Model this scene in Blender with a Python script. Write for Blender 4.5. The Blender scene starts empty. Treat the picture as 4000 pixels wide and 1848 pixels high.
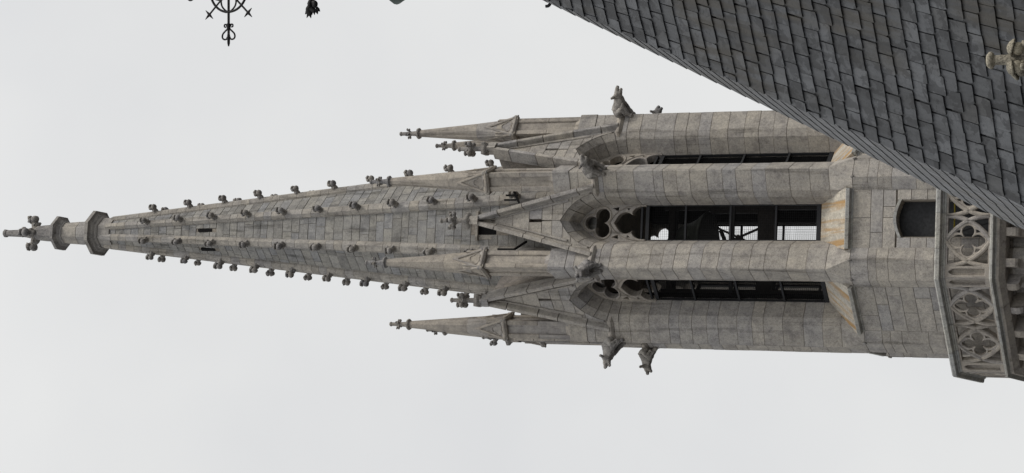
import bpy, bmesh, math, random
from mathutils import Vector, Matrix
random.seed(7)
rad = math.radians
S, C = math.sin, math.cos
scene = bpy.context.scene
col = scene.collection

# ------------------------------------------------------------------ camera
EYE = 1.6
PITCH = rad(25.0)
FPX, CX, CY = 7977.0, 2000.0, 924.0          # focal length and centre in photograph pixels
Fv = Vector((0, C(PITCH), S(PITCH))); Uv = Vector((0, -S(PITCH), C(PITCH))); Xv = Vector((1, 0, 0))
cam = bpy.data.objects.new('camera', bpy.data.cameras.new('camera'))
col.objects.link(cam)
cam.data.sensor_fit = 'HORIZONTAL'; cam.data.sensor_width = 36.0
cam.data.lens = 36.0 * FPX / 4000.0
cam.data.clip_start = 0.1; cam.data.clip_end = 5000
Rm = Matrix((-Uv, Xv, -Fv)).transposed()      # the phone was held on its side: world up points left
cam.matrix_world = Matrix.Translation((0, 0, EYE)) @ Rm.to_4x4()
scene.camera = cam

# ------------------------------------------------------------------ overcast sky, veiled sun, exposure
SUN_EL, SUN_AZ = rad(48), rad(118)            # azimuth clockwise from +Y
world = bpy.data.worlds.new('World'); scene.world = world; world.use_nodes = True
wn, wl = world.node_tree.nodes, world.node_tree.links
wn.clear()
wout = wn.new('ShaderNodeOutputWorld'); bg = wn.new('ShaderNodeBackground'); bg.inputs['Strength'].default_value = 0.1
sky = wn.new('ShaderNodeTexSky'); sky.sky_type = 'NISHITA'; sky.sun_disc = False
sky.sun_elevation = SUN_EL; sky.sun_rotation = SUN_AZ; sky.dust_density = 4.0; sky.air_density = 1.0
tcw = wn.new('ShaderNodeTexCoord')
cn = wn.new('ShaderNodeTexNoise'); cn.inputs['Scale'].default_value = 4.5; cn.inputs['Detail'].default_value = 4; cn.inputs['Roughness'].default_value = .5
cr = wn.new('ShaderNodeValToRGB')
cr.color_ramp.elements[0].position = .3; cr.color_ramp.elements[0].color = (.745, .752, .762, 1)
cr.color_ramp.elements[1].position = .7; cr.color_ramp.elements[1].color = (.845, .848, .838, 1)
sc_ = wn.new('ShaderNodeVectorMath'); sc_.operation = 'SCALE'; sc_.inputs['Scale'].default_value = 9.9
mx = wn.new('ShaderNodeMixRGB'); mx.inputs['Fac'].default_value = 0.95
wl.new(tcw.outputs['Generated'], cn.inputs['Vector']); wl.new(cn.outputs['Fac'], cr.inputs['Fac'])
wl.new(cr.outputs['Color'], sc_.inputs[0]); wl.new(sky.outputs[0], mx.inputs[1]); wl.new(sc_.outputs[0], mx.inputs[2])
# an overcast sky brightens towards the zenith and dulls in the haze of the horizon
sx = wn.new('ShaderNodeSeparateXYZ'); wl.new(tcw.outputs['Generated'], sx.inputs[0])
def step(a, b, lo, hi):
    n = wn.new('ShaderNodeMapRange'); n.interpolation_type = 'SMOOTHSTEP'
    for k, v in zip((1, 2, 3, 4), (a, b, lo, hi)): n.inputs[k].default_value = v
    wl.new(sx.outputs['Z'], n.inputs[0]); return n.outputs[0]
mm = wn.new('ShaderNodeMath'); mm.operation = 'MULTIPLY'
wl.new(step(.55, 1.0, 1.0, 1.35), mm.inputs[0]); wl.new(step(-.1, .19, .65, 1.0), mm.inputs[1])
sk2 = wn.new('ShaderNodeVectorMath'); sk2.operation = 'SCALE'; wl.new(mx.outputs[0], sk2.inputs[0]); wl.new(mm.outputs[0], sk2.inputs['Scale'])
wl.new(sk2.outputs[0], bg.inputs['Color']); wl.new(bg.outputs[0], wout.inputs['Surface'])
sun = bpy.data.objects.new('sun', bpy.data.lights.new('sun', 'SUN')); col.objects.link(sun)
sun.data.energy = 1.5; sun.data.angle = rad(16); sun.data.color = (1, .95, .88)
sdir = Vector((S(SUN_AZ) * C(SUN_EL), C(SUN_AZ) * C(SUN_EL), S(SUN_EL)))
sun.rotation_euler = sdir.to_track_quat('Z', 'Y').to_euler(); sun.location = (40, -40, 80)
scene.view_settings.view_transform = 'Standard'; scene.view_settings.look = 'None'
scene.view_settings.exposure = 0.0; scene.view_settings.gamma = 1.0; scene.view_settings.use_curve_mapping = False
scene.cycles.max_bounces = 6

# ------------------------------------------------------------------ measuring helpers
def zf(x, d):
    """height of a point at horizontal distance d that the photograph shows at column x"""
    return EYE + d * math.tan(PITCH + math.atan((CX - x) / FPX))
def at(x, y, depth):
    return Vector((0, 0, EYE)) + (Fv + Uv * ((CX - x) / FPX) + Xv * ((CY - y) / FPX)) * depth
def proj(p):
    q = Vector(p) - Vector((0, 0, EYE)); w = q.dot(Fv)
    return CX - FPX * q.dot(Uv) / w, CY - FPX * q.dot(Xv) / w, w

# ------------------------------------------------------------------ materials
def new_mat(name):
    m = bpy.data.materials.new(name); m.use_nodes = True
    nt = m.node_tree; nt.nodes.clear()
    o = nt.nodes.new('ShaderNodeOutputMaterial'); b = nt.nodes.new('ShaderNodeBsdfPrincipled')
    nt.links.new(b.outputs[0], o.inputs['Surface'])
    return m, nt, b
def N(nt, kind, **kw):
    n = nt.nodes.new(kind)
    for k, v in kw.items():
        if k.startswith('i_'):
            n.inputs[k[2:].replace('_', ' ')].default_value = v
        else: setattr(n, k, v)
    return n
def ramp(nt, src, pts):
    r = nt.nodes.new('ShaderNodeValToRGB'); e = r.color_ramp.elements
    while len(e) < len(pts): e.new(.5)
    for k, (p, c) in enumerate(pts):
        e[k].position = p; e[k].color = c if len(c) == 4 else (*c, 1)
    nt.links.new(src, r.inputs['Fac']); return r.outputs['Color']
def mul(nt, a, b, fac=1.0, mode='MULTIPLY'):
    m = nt.nodes.new('ShaderNodeMixRGB'); m.blend_type = mode
    for k, v in ((1, a), (2, b)):
        if isinstance(v, tuple): m.inputs[k].default_value = v if len(v) == 4 else (*v, 1)
        else: nt.links.new(v, m.inputs[k])
    if isinstance(fac, (int, float)): m.inputs[0].default_value = fac
    else: nt.links.new(fac, m.inputs[0])
    return m.outputs[0]
def math_(nt, op, a, b=None):
    m = nt.nodes.new('ShaderNodeMath'); m.operation = op
    for k, v in ((0, a), (1, b)):
        if v is None: continue
        if isinstance(v, (int, float)): m.inputs[k].default_value = v
        else: nt.links.new(v, m.inputs[k])
    return m.outputs[0]

def stone_mat(name, base, var=.22, grain=.35, stain=.35, lichen=0.0, bump=.5, rust=0.0, streak=True):
    m, nt, b = new_mat(name)
    tc = N(nt, 'ShaderNodeTexCoord'); oi = N(nt, 'ShaderNodeObjectInfo'); ge = N(nt, 'ShaderNodeNewGeometry')
    rnd = math_(nt, 'FRACT', math_(nt, 'ADD', oi.outputs['Random'], ge.outputs['Random Per Island']))
    off = N(nt, 'ShaderNodeVectorMath', operation='SCALE'); off.inputs[0].default_value = (3.1, 7.7, 5.3)
    nt.links.new(math_(nt, 'MULTIPLY', rnd, 9.0), off.inputs['Scale'])
    ad = N(nt, 'ShaderNodeVectorMath', operation='ADD')
    nt.links.new(tc.outputs['Object'], ad.inputs[0]); nt.links.new(off.outputs[0], ad.inputs[1])
    V = ad.outputs[0]
    def noise(scale, detail=4, rough=.6, vec=V, dist=0):
        n = N(nt, 'ShaderNodeTexNoise'); n.inputs['Scale'].default_value = scale; n.inputs['Detail'].default_value = detail
        n.inputs['Roughness'].default_value = rough; n.inputs['Distortion'].default_value = dist
        nt.links.new(vec, n.inputs['Vector']); return n.outputs['Fac']
    # tone of each stone
    c = ramp(nt, rnd, [(0, tuple(x * (1 - var) for x in base)), (.3, base), (.55, (base[0] * .93, base[1] * .96, base[2] * 1.03)),
                       (.8, (base[0] * 1.04, base[1] * 1.03, base[2] * 1.0)), (1, tuple(x * (1 + var * .7) for x in base))])
    c = mul(nt, c, ramp(nt, noise(1.7, 5, .65), [(.28, (1 - stain, 1 - stain, 1 - stain * .92)), (.55, (1, 1, 1)), (.8, (1.08, 1.07, 1.04))]))
    c = mul(nt, c, ramp(nt, noise(9, 6, .75), [(.3, (1 - grain, 1 - grain, 1 - grain)), (.5, (1, 1, 1)), (.72, (1 + grain * .6,) * 3)]))
    c = mul(nt, c, ramp(nt, noise(42, 3, .7), [(.3, (1 - grain * 1.3,) * 3), (.5, (1, 1, 1)), (.7, (1 + grain * .8,) * 3)]))
    if streak:                                 # rain streaks run down the stone
        mp = N(nt, 'ShaderNodeMapping'); mp.inputs['Scale'].default_value = (2.4, 2.4, .13)
        nt.links.new(tc.outputs['Object'], mp.inputs['Vector'])
        c = mul(nt, c, ramp(nt, noise(1.3, 5, .6, mp.outputs[0]), [(.28, (.52, .515, .50)), (.45, (1, 1, 1)), (.75, (1.06, 1.05, 1.02))]))
    if lichen:
        c = mul(nt, c, (.5, .5, .44), ramp(nt, noise(7, 6, .8), [(.5, (0, 0, 0)), (.62, (lichen,) * 3)]), 'MIX')
    if rust:
        mp = N(nt, 'ShaderNodeMapping'); mp.inputs['Scale'].default_value = (2.3, .2, .2)
        nt.links.new(tc.outputs['Object'], mp.inputs['Vector'])
        c = mul(nt, c, (.40, .235, .085), ramp(nt, noise(1.1, 4, .6, mp.outputs[0], .3), [(.45, (0, 0, 0)), (.62, (rust,) * 3)]), 'MIX')
        c = mul(nt, c, (.1, .08, .06), ramp(nt, noise(1.9, 5, .7, mp.outputs[0], .3), [(.55, (0, 0, 0)), (.75, (.6,) * 3)]), 'MIX')
    nt.links.new(c, b.inputs['Base Color'])
    b.inputs['Roughness'].default_value = .92; b.inputs['Specular IOR Level'].default_value = .15
    bp = N(nt, 'ShaderNodeBump'); bp.inputs['Strength'].default_value = bump; bp.inputs['Distance'].default_value = .05
    nt.links.new(math_(nt, 'ADD', noise(5, 5, .7), math_(nt, 'MULTIPLY', noise(22, 4, .7), .6)), bp.inputs['Height'])
    nt.links.new(bp.outputs[0], b.inputs['Normal'])
    return m
def plain_mat(name, colr, rough=.6, metal=0.0, noise_scale=8, amt=.3, spec=.3):
    m, nt, b = new_mat(name)
    tc = N(nt, 'ShaderNodeTexCoord'); n = N(nt, 'ShaderNodeTexNoise'); n.inputs['Scale'].default_value = noise_scale; n.inputs['Detail'].default_value = 5
    nt.links.new(tc.outputs['Object'], n.inputs['Vector'])
    c = ramp(nt, n.outputs['Fac'], [(.3, tuple(x * (1 - amt) for x in colr)), (.7, tuple(x * (1 + amt) for x in colr))])
    nt.links.new(c, b.inputs['Base Color']); b.inputs['Roughness'].default_value = rough; b.inputs['Metallic'].default_value = metal
    b.inputs['Specular IOR Level'].default_value = spec
    return m
GRAN = stone_mat('grey_granite', (.445, .416, .378), var=.11, stain=.38)
GRAN_S = stone_mat('spire_granite', (.44, .412, .372), var=.10)
GRAN_F = stone_mat('spire_face_granite', (.355, .345, .325), var=.2)
CARVE = stone_mat('carved_granite', (.44, .402, .355), var=.1, grain=.3, stain=.4, bump=.4)
GARG = stone_mat('weathered_carving', (.36, .34, .315), var=.1, grain=.45, stain=.5, bump=.7)
COPE = stone_mat('pale_coping', (.43, .42, .385), var=.1, lichen=.5, grain=.35)
SILL = stone_mat('rust_stained_sill', (.52, .485, .42), var=.05, rust=.85, streak=False, bump=.25)
MORT = stone_mat('mortar', (.30, .27, .235), var=.05, bump=.2)
INNER = plain_mat('near_black_interior', (.012, .0115, .012), .9, spec=.1)  # one even near-black tone for the bell chamber and spire openings
IRON = plain_mat('dark_iron', (.012, .012, .013), .6, .0, 20)
IRONG = plain_mat('painted_iron', (.024, .025, .028), .6, .0, 14)
BLACKI = plain_mat('black_iron', (.012, .011, .012), .55)
BRONZE = plain_mat('old_bronze', (.03, .034, .028), .5, .4)
TIMBER = plain_mat('dark_timber', (.02, .017, .015), .8)
COPPER = plain_mat('green_copper', (.10, .13, .115), .7, 0, 6)
DOORM = plain_mat('door_black', (.03, .031, .034), .6)
GROUND = plain_mat('asphalt', (.05, .05, .052), .9, 0, .6)
FSTONE = stone_mat('finial_stone', (.34, .31, .245), var=.05, grain=.55, stain=.45, bump=.5, streak=False)

def slate_mat():
    m, nt, b = new_mat('slate')
    tc = N(nt, 'ShaderNodeTexCoord'); oi = N(nt, 'ShaderNodeObjectInfo'); ge = N(nt, 'ShaderNodeNewGeometry')
    rnd = math_(nt, 'FRACT', math_(nt, 'ADD', oi.outputs['Random'], ge.outputs['Random Per Island']))
    off = N(nt, 'ShaderNodeVectorMath', operation='SCALE'); off.inputs[0].default_value = (31, 17, 23)
    nt.links.new(rnd, off.inputs['Scale'])
    ad = N(nt, 'ShaderNodeVectorMath', operation='ADD'); nt.links.new(ge.outputs['Position'], ad.inputs[0]); nt.links.new(off.outputs[0], ad.inputs[1])
    def noise(scale, detail, rough, vec, dist=0):
        n = N(nt, 'ShaderNodeTexNoise'); n.inputs['Scale'].default_value = scale; n.inputs['Detail'].default_value = detail
        n.inputs['Roughness'].default_value = rough; n.inputs['Distortion'].default_value = dist
        nt.links.new(vec, n.inputs['Vector']); return n.outputs['Fac']
    c = ramp(nt, rnd, [(0, (.040, .042, .046)), (.25, (.064, .067, .072)), (.6, (.076, .080, .087)), (.85, (.102, .107, .115)), (1, (.052, .052, .052))])
    # flaked dark patches with crisp outlines, different on every slate
    c = mul(nt, c, (.44, .44, .45), ramp(nt, noise(4.2, 6, .62, ad.outputs[0], .4), [(.51, (0, 0, 0)), (.54, (.9,) * 3)]))
    c = mul(nt, c, (.72, .72, .73), ramp(nt, noise(9, 5, .6, ad.outputs[0], .8), [(.56, (0, 0, 0)), (.6, (.7,) * 3)]))
    # brown runs that follow the fall of the roof over several slates
    az = rad(55.5); be = rad(65)
    cx_ = N(nt, 'ShaderNodeCombineXYZ')
    for k, vec, sc in ((0, (-S(az), C(az), 0), 3.0), (1, (C(az) * C(be), S(az) * C(be), S(be)), .30)):
        d = N(nt, 'ShaderNodeVectorMath', operation='DOT_PRODUCT'); d.inputs[1].default_value = vec
        nt.links.new(ge.outputs['Position'], d.inputs[0]); nt.links.new(math_(nt, 'MULTIPLY', d.outputs['Value'], sc), cx_.inputs[k])
    mp = cx_
    big = noise(.45, 2, .5, ge.outputs['Position'])
    run = noise(1.3, 5, .6, mp.outputs[0], .2)
    f = math_(nt, 'MULTIPLY', ramp(nt, run, [(.44, (0, 0, 0)), (.58, (1, 1, 1))]), ramp(nt, big, [(.43, (0, 0, 0)), (.56, (.85,) * 3)]))
    c = mul(nt, c, (.050, .045, .037), f, 'MIX')
    c = mul(nt, c, ramp(nt, noise(1.9, 5, .6, mp.outputs[0], .3), [(.3, (.6,) * 3), (.5, (1, 1, 1)), (.7, (1.2,) * 3)]))
    c = mul(nt, c, ramp(nt, noise(40, 4, .7, ad.outputs[0]), [(.3, (.8,) * 3), (.7, (1.15,) * 3)]))
    nt.links.new(c, b.inputs['Base Color'])
    b.inputs['Roughness'].default_value = .5; b.inputs['Specular IOR Level'].default_value = .4
    bp = N(nt, 'ShaderNodeBump'); bp.inputs['Strength'].default_value = .35; bp.inputs['Distance'].default_value = .01
    nt.links.new(noise(14, 6, .65, ad.outputs[0], .5), bp.inputs['Height']); nt.links.new(bp.outputs[0], b.inputs['Normal'])
    return m
SLATE = slate_mat()
DECK = plain_mat('roof_felt', (.008, .008, .009), .9, spec=.05)

# ------------------------------------------------------------------ mesh helpers
class MB:
    def __init__(s): s.v = []; s.f = []; s.sm = []
    def add(s, vs, fs, smooth=False):
        o = len(s.v); s.v += [tuple(p) for p in vs]
        for f in fs: s.f.append([i + o for i in f]); s.sm.append(smooth)
        return s
    def mesh(s, name, m):
        me = bpy.data.meshes.new(name); me.from_pydata(s.v, [], s.f)
        me.polygons.foreach_set('use_smooth', s.sm)
        bm = bmesh.new(); bm.from_mesh(me); bmesh.ops.recalc_face_normals(bm, faces=bm.faces); bm.to_mesh(me); bm.free()
        me.materials.append(m); return me
    def build(s, name, m, parent=None):
        return link(name, s.mesh(name, m), parent)
def link(name, me, parent=None, loc=None, rz=None):
    o = bpy.data.objects.new(name, me); col.objects.link(o)
    if parent: o.parent = parent
    if loc is not None: o.location = loc
    if rz is not None: o.rotation_euler = (0, 0, rz)
    return o
def thing(name, label, cat, loc=(0, 0, 0), rz=0, group=None):
    o = bpy.data.objects.new(name, None); col.objects.link(o); o.location = loc; o.rotation_euler = (0, 0, rz)
    o['label'] = label; o['category'] = cat; o.empty_display_size = .3
    if group: o['group'] = group
    return o
def dup(o, parent=None, rz=None):
    c = o.copy(); col.objects.link(c); c.parent = parent if parent else o.parent
    if rz is not None: c.rotation_euler = (0, 0, rz)
    for ch in kids.get(o, o.children): dup(ch, c)
    return c
kids = {}
def P(t, n, z): return (t, -n, z)              # frame of a tower face: t to the right, n outward, z up

def rings(mb, rs, cap0=True, cap1=True, closed=True, smooth=False):
    n = len(rs[0]); vs = [p for r in rs for p in r]; fs = []
    for i in range(len(rs) - 1):
        for j in range(n if closed else n - 1):
            k = (j + 1) % n; fs.append((i * n + j, i * n + k, (i + 1) * n + k, (i + 1) * n + j))
    mb.add(vs, fs, smooth)
    if cap0: mb.add(rs[0], [tuple(range(n))[::-1]])
    if cap1: mb.add(rs[-1], [tuple(range(n))])
def inset(poly, b):
    n = len(poly); out = []
    area = sum(poly[i][0] * poly[(i + 1) % n][1] - poly[(i + 1) % n][0] * poly[i][1] for i in range(n))
    sg = 1 if area > 0 else -1
    for i in range(n):
        p0, p1, p2 = Vector(poly[i - 1][:2]), Vector(poly[i][:2]), Vector(poly[(i + 1) % n][:2])
        d1 = (p1 - p0); d2 = (p2 - p1)
        if d1.length < 1e-6 or d2.length < 1e-6: out.append(tuple(p1)); continue
        d1.normalize(); d2.normalize()
        n1 = Vector((-d1.y, d1.x)) * sg; n2 = Vector((-d2.y, d2.x)) * sg
        m = n1 + n2
        if m.length < 1e-3: m = n1
        m.normalize(); k = b / max(.35, m.dot(n1)); q = p1 + m * k; out.append((q.x, q.y))
    return out
def prism(mb, poly, z0, z1, b=.02):
    """upright stone of plan poly (t, n) with its top and bottom arrises eased"""
    pi = inset(poly, b)
    rings(mb, [[P(*p, z0) for p in pi], [P(*p, z0 + b) for p in poly], [P(*p, z1 - b) for p in poly], [P(*p, z1) for p in pi]])
def box(mb, x0, x1, n0, n1, z0, z1):
    rings(mb, [[P(x0, n0, z), P(x1, n0, z), P(x1, n1, z), P(x0, n1, z)] for z in (z0, z1)])
def bar(mb, a, b, w, h=None, up=(0, 0, 1)):
    a, b = Vector(a), Vector(b); d = (b - a).normalized(); h = h or w
    s = d.cross(Vector(up)); s = s.normalized() if s.length > 1e-3 else Vector((1, 0, 0)); u = s.cross(d)
    rings(mb, [[p + s * sx * w / 2 + u * sy * h / 2 for sx, sy in ((-1, -1), (1, -1), (1, 1), (-1, 1))] for p in (a, b)])
def smooth(pts, n=4):
    pts = [Vector(p) for p in pts]; out = []
    for i in range(len(pts) - 1):
        a, b, c, d = pts[max(i - 1, 0)], pts[i], pts[i + 1], pts[min(i + 2, len(pts) - 1)]
        for k in range(n):
            t = k / n; out.append(.5 * ((2 * b) + (c - a) * t + (2 * a - 5 * b + 4 * c - d) * t * t + (3 * b - a - 3 * c + d) * t ** 3))
    return out + [pts[-1]]
def tube(mb, pts, r, seg=8, caps=True):
    pts = [Vector(p) for p in pts]; rs = []
    up = Vector((.13, .31, .94))
    for i, p in enumerate(pts):
        d = (pts[min(i + 1, len(pts) - 1)] - pts[max(i - 1, 0)]).normalized()
        s = d.cross(up)
        if s.length < .05: s = d.cross(Vector((1, 0, 0)))
        s.normalize(); u = s.cross(d); q = r[i] if isinstance(r, (list, tuple)) else r
        rs.append([p + s * C(a) * q + u * S(a) * q for a in (2 * math.pi * k / seg for k in range(seg))])
    rings(mb, rs, caps, caps, True, True)
def lathe(mb, prof, seg=8, ph=None, cx=0, cn=0, smooth=False):
    """prof: (radius, z); flat-sided when seg is small"""
    ph = math.pi / seg if ph is None else ph
    rings(mb, [[P(cx + max(r, .002) * S(ph + 2 * math.pi * k / seg), cn + max(r, .002) * C(ph + 2 * math.pi * k / seg), z) for k in range(seg)] for r, z in prof], smooth=smooth)
_ico = {}
def blob(mb, c, r, jit=.08, sub=2, seed=None, keep=None):
    if sub not in _ico:
        bm = bmesh.new(); bmesh.ops.create_icosphere(bm, subdivisions=sub, radius=1)
        _ico[sub] = ([v.co.copy() for v in bm.verts], [[v.index for v in f.verts] for f in bm.faces]); bm.free()
    vs, fs = _ico[sub]; rg = random.Random(seed if seed is not None else random.random())
    if isinstance(r, (int, float)): r = (r, r, r)
    ax = [Vector((rg.uniform(-1, 1), rg.uniform(-1, 1), rg.uniform(-1, 1))) * 4 for _ in range(3)]
    out = []
    for v in vs:
        k = 1 + jit * sum(S(v.dot(a) + i) for i, a in enumerate(ax)) / 1.6
        out.append((c[0] + v.x * r[0] * k, c[1] + v.y * r[1] * k, c[2] + v.z * r[2] * k))
    mb.add(out, fs, True)
def hood(mb, c, r, axis, ang, thick):
    """leaf that curls over a bud: a cap of a hollow ball"""
    axis = Vector(axis).normalized(); s = axis.orthogonal().normalized(); u = axis.cross(s)
    rs = []
    for rr, angs in ((r, (8, 30, 55, ang)), (r - thick, (ang, 55, 30, 8))):
        for a in angs:
            a = rad(a); rs.append([Vector(c) + axis * C(a) * rr + (s * C(b) + u * S(b)) * S(a) * rr * (1 + .08 * S(3 * b)) for b in (2 * math.pi * k / 12 for k in range(12))])
    rings(mb, rs, True, True, True, True)
def plate(splines, depth, bev):
    """flat carved panel with openings, its arrises chamfered: 2D curve filled with holes"""
    cu = bpy.data.curves.new('tmp', 'CURVE'); cu.dimensions = '2D'; cu.fill_mode = 'BOTH'
    cu.extrude = depth / 2 - bev; cu.bevel_depth = bev; cu.bevel_resolution = 1; cu.offset = -bev
    for pts in splines:
        sp = cu.splines.new('POLY'); sp.points.add(len(pts) - 1)
        for q, p in zip(sp.points, pts): q.co = (p[0], p[1], 0, 1)
        sp.use_cyclic_u = True
    ob = bpy.data.objects.new('tmp', cu); col.objects.link(ob)
    dg = bpy.context.evaluated_depsgraph_get(); me = ob.evaluated_get(dg).to_mesh()
    vs = [tuple(v.co) for v in me.vertices]; fs = [list(p.vertices) for p in me.polygons]
    ob.evaluated_get(dg).to_mesh_clear(); bpy.data.objects.remove(ob); bpy.data.curves.remove(cu)
    return vs, fs
def add_plate(mb, splines, depth, bev, n, z=0, t=0):
    vs, fs = plate(splines, depth, bev)
    mb.add([P(v[0] + t, n + v[2], v[1] + z) for v in vs], fs)
def sweep2(mb, pts, prof, n, mapf=P, closed=False):
    """sweep a profile (side, depth) along a 2D path in the face plane"""
    rs = []; m = len(pts)
    for i, p in enumerate(pts):
        a = Vector(pts[(i - 1) % m if closed else max(i - 1, 0)]); b = Vector(pts[(i + 1) % m if closed else min(i + 1, m - 1)])
        d = (b - a); d = d.normalized() if d.length > 1e-6 else Vector((1, 0)); s = Vector((-d.y, d.x))
        rs.append([mapf(p[0] + s.x * q[0], n + q[1], p[1] + s.y * q[0]) for q in prof])
    if closed: rs.append(rs[0])
    rings(mb, rs, not closed, not closed)
def rib_prof(w, d, ch): return [(-w / 2, -d), (w / 2, -d), (w / 2, 0), (w / 2 - ch, ch), (-w / 2 + ch, ch), (-w / 2, 0)]
def arc(cx, cz, r, a0, a1, n=10):
    return [(cx + r * C(rad(a0 + (a1 - a0) * k / n)), cz + r * S(rad(a0 + (a1 - a0) * k / n))) for k in range(n + 1)]
def foil(circles, c, n=72):
    out = []
    for k in range(n):
        d = Vector((C(2 * math.pi * k / n), S(2 * math.pi * k / n))); best = 0
        for (x, y, r) in circles:
            q = Vector((c[0] - x, c[1] - y)); bb = q.dot(d); disc = bb * bb - (q.dot(q) - r * r)
            if disc > 0: best = max(best, -bb + math.sqrt(disc))
        out.append((c[0] + d.x * best, c[1] + d.y * best))
    return out
def slab(mb, poly, nrm, thick, gap=.009, bev=.012):
    """stone laid against a wall: polygon of 3D points pushed out along nrm with eased edges"""
    nrm = Vector(nrm).normalized(); ps = [Vector(p) for p in poly]; c = sum(ps, Vector()) / len(ps)
    e = (ps[1] - ps[0]).normalized(); g = nrm.cross(e)
    q = [((p - c).dot(e), (p - c).dot(g)) for p in ps]
    a = inset(q, gap); b = inset(q, gap + bev)
    put = lambda pts, h: [c + e * x + g * y + nrm * h for x, y in pts]
    rings(mb, [put(a, -.02), put(a, thick - bev), put(b, thick)], cap0=False)

# ------------------------------------------------------------------ ground
g = MB(); g.add([(-3000, -3000, 0), (3000, -3000, 0), (3000, 3000, 0), (-3000, 3000, 0)], [(0, 1, 2, 3)])
go = g.build('ground', GROUND); go['kind'] = 'structure'

# ================================================================== THE TOWER
TX, TY, TROT = .19, 100.0, rad(6.4)
tower = thing('church_tower', 'octagonal grey granite church tower with gabled belfry windows, pinnacles and tall crocketed spire', 'church tower', (TX, TY, 0), TROT)
tower.scale = (.987, .987, 1)
A225 = rad(22.5)
def face_rot(k): return rad(45 * k)
def pier_rot(j): return rad(45 * j + 22.5)

# key heights (world metres) read off the photograph
Z_SPRING = zf(2350, 94.4); Z_TRAC = zf(2522, 95.55); Z_SILL_IN = zf(3205, 95.55)
Z_SILL_OUT = zf(3306, 94.2); Z_SILL_LOW = zf(3330, 94.2)
Z_LEDGE0, Z_LEDGE1 = zf(2314, 93.8), zf(2297, 93.8)
Z_BLOCK = zf(2136, 93.8)
Z_FLOOR = zf(3900, 93) ; Z_PAN0, Z_PAN1 = zf(3868, 93), zf(3694, 93); Z_COPE = zf(3652, 92.8)
RC = 6.5

# ---------------------------------------------------------------- core of shaft, lower walls
mb = MB()
lathe(mb, [(6.1, 0), (6.1, Z_FLOOR - .35)], 8)
o = mb.build('lower_shaft', GRAN, tower)
ap = 5.9 * C(A225)
sh = None

LOWJ = [3345, 3405, 3453, 3508, 3562, 3625, 3690, 3760, 3830, 3896]
Z_DOOR = zf(3506, 94.4)
door_top = [(-.86, Z_DOOR - .22)] + [(-.86 + 1.72 * k / 10, Z_DOOR - .22 + .24 * S(math.pi * k / 10)) for k in range(1, 10)] + [(.86, Z_DOOR - .22)]
def lower_wall(k, door):
    mb = MB(); z0, z1 = Z_FLOOR - .4, Z_SILL_LOW + .02
    out = [(-1.5, z0), (1.5, z0), (1.5, z1), (-1.5, z1)]
    if door:
        add_plate(mb, [out, [(-.86, Z_FLOOR), (.86, Z_FLOOR)] + door_top[::-1]], .7, .01, 5.46)
    else: box(mb, -1.5, 1.5, 4.8, 5.81, z0, z1)
    w = mb.build('lower_wall', MORT, tower); w.rotation_euler = (0, 0, face_rot(k))
    zs = [Z_SILL_LOW] + [zf(x, 94.4) for x in LOWJ[1:]]
    rg = random.Random(k + 40)
    for a, b in zip(zs, zs[1:]):
        cuts = [-1.43, 1.43]
        if door and b < Z_DOOR - .05:
            segs = [(-1.43, -.9), (.9, 1.43)]
        else:
            n = rg.choice((1, 2)); cs = sorted(rg.uniform(-.9, .9) for _ in range(n))
            if n == 2 and cs[1] - cs[0] < .45: cs = cs[:1]
            cuts = [-1.43] + cs + [1.43]; segs = list(zip(cuts, cuts[1:]))
        for s0, s1 in segs:
            m2 = MB(); zb = b
            if door and b < Z_DOOR + .03 and a > Z_DOOR and s0 < .86 and s1 > -.86: zb = Z_DOOR + .04
            slab(m2, [P(s0, 5.82, zb), P(s1, 5.82, zb), P(s1, 5.82, a), P(s0, 5.82, a)], (0, -1, 0), .08 + rg.uniform(-.008, .008))
            m2.build('ashlar_block', GRAN, w)
    if door:
        m2 = MB()                                # segmental head of dressed stone
        for i in range(3):
            u0, u1 = i / 3, (i + 1) / 3; pts = []
            f = lambda u, e: (-.92 + 1.84 * u, Z_DOOR - .24 + .26 * S(math.pi * u) + e)
            pts = [f(u0 + (u1 - u0) * q / 4 + .004, 0) for q in range(5)]
            rs = [[P(p[0], 5.4, p[1]), P(p[0], 5.93, p[1]), P(p[0], 5.93, p[1] + .14), P(p[0], 5.4, p[1] + .14)] for p in pts]
            rings(m2, rs)
        m2.build('door_head', COPE, w)
        m2 = MB(); box(m2, -1.0, 1.0, 5.2, 5.3, Z_FLOOR - .1, Z_DOOR + .1)
        m2.build('door', DOORM, w)
    return w
for k in (-2, -1, 0, 1): lower_wall(k, k == 0)
for k in (2, 3, 4, 5):
    mb = MB(); box(mb, -1.6, 1.6, 4.8, 5.6, Z_FLOOR - .4, Z_SILL_LOW); o = mb.build('lower_wall', GRAN, tower); o.rotation_euler = (0, 0, face_rot(k))
# floors inside the belfry
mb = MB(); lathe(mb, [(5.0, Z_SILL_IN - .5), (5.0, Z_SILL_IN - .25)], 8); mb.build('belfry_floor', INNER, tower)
mb = MB(); lathe(mb, [(5.3, zf(2190, 95)), (5.3, zf(2190, 95) + .3)], 8); mb.build('belfry_ceiling', INNER, tower)

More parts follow.
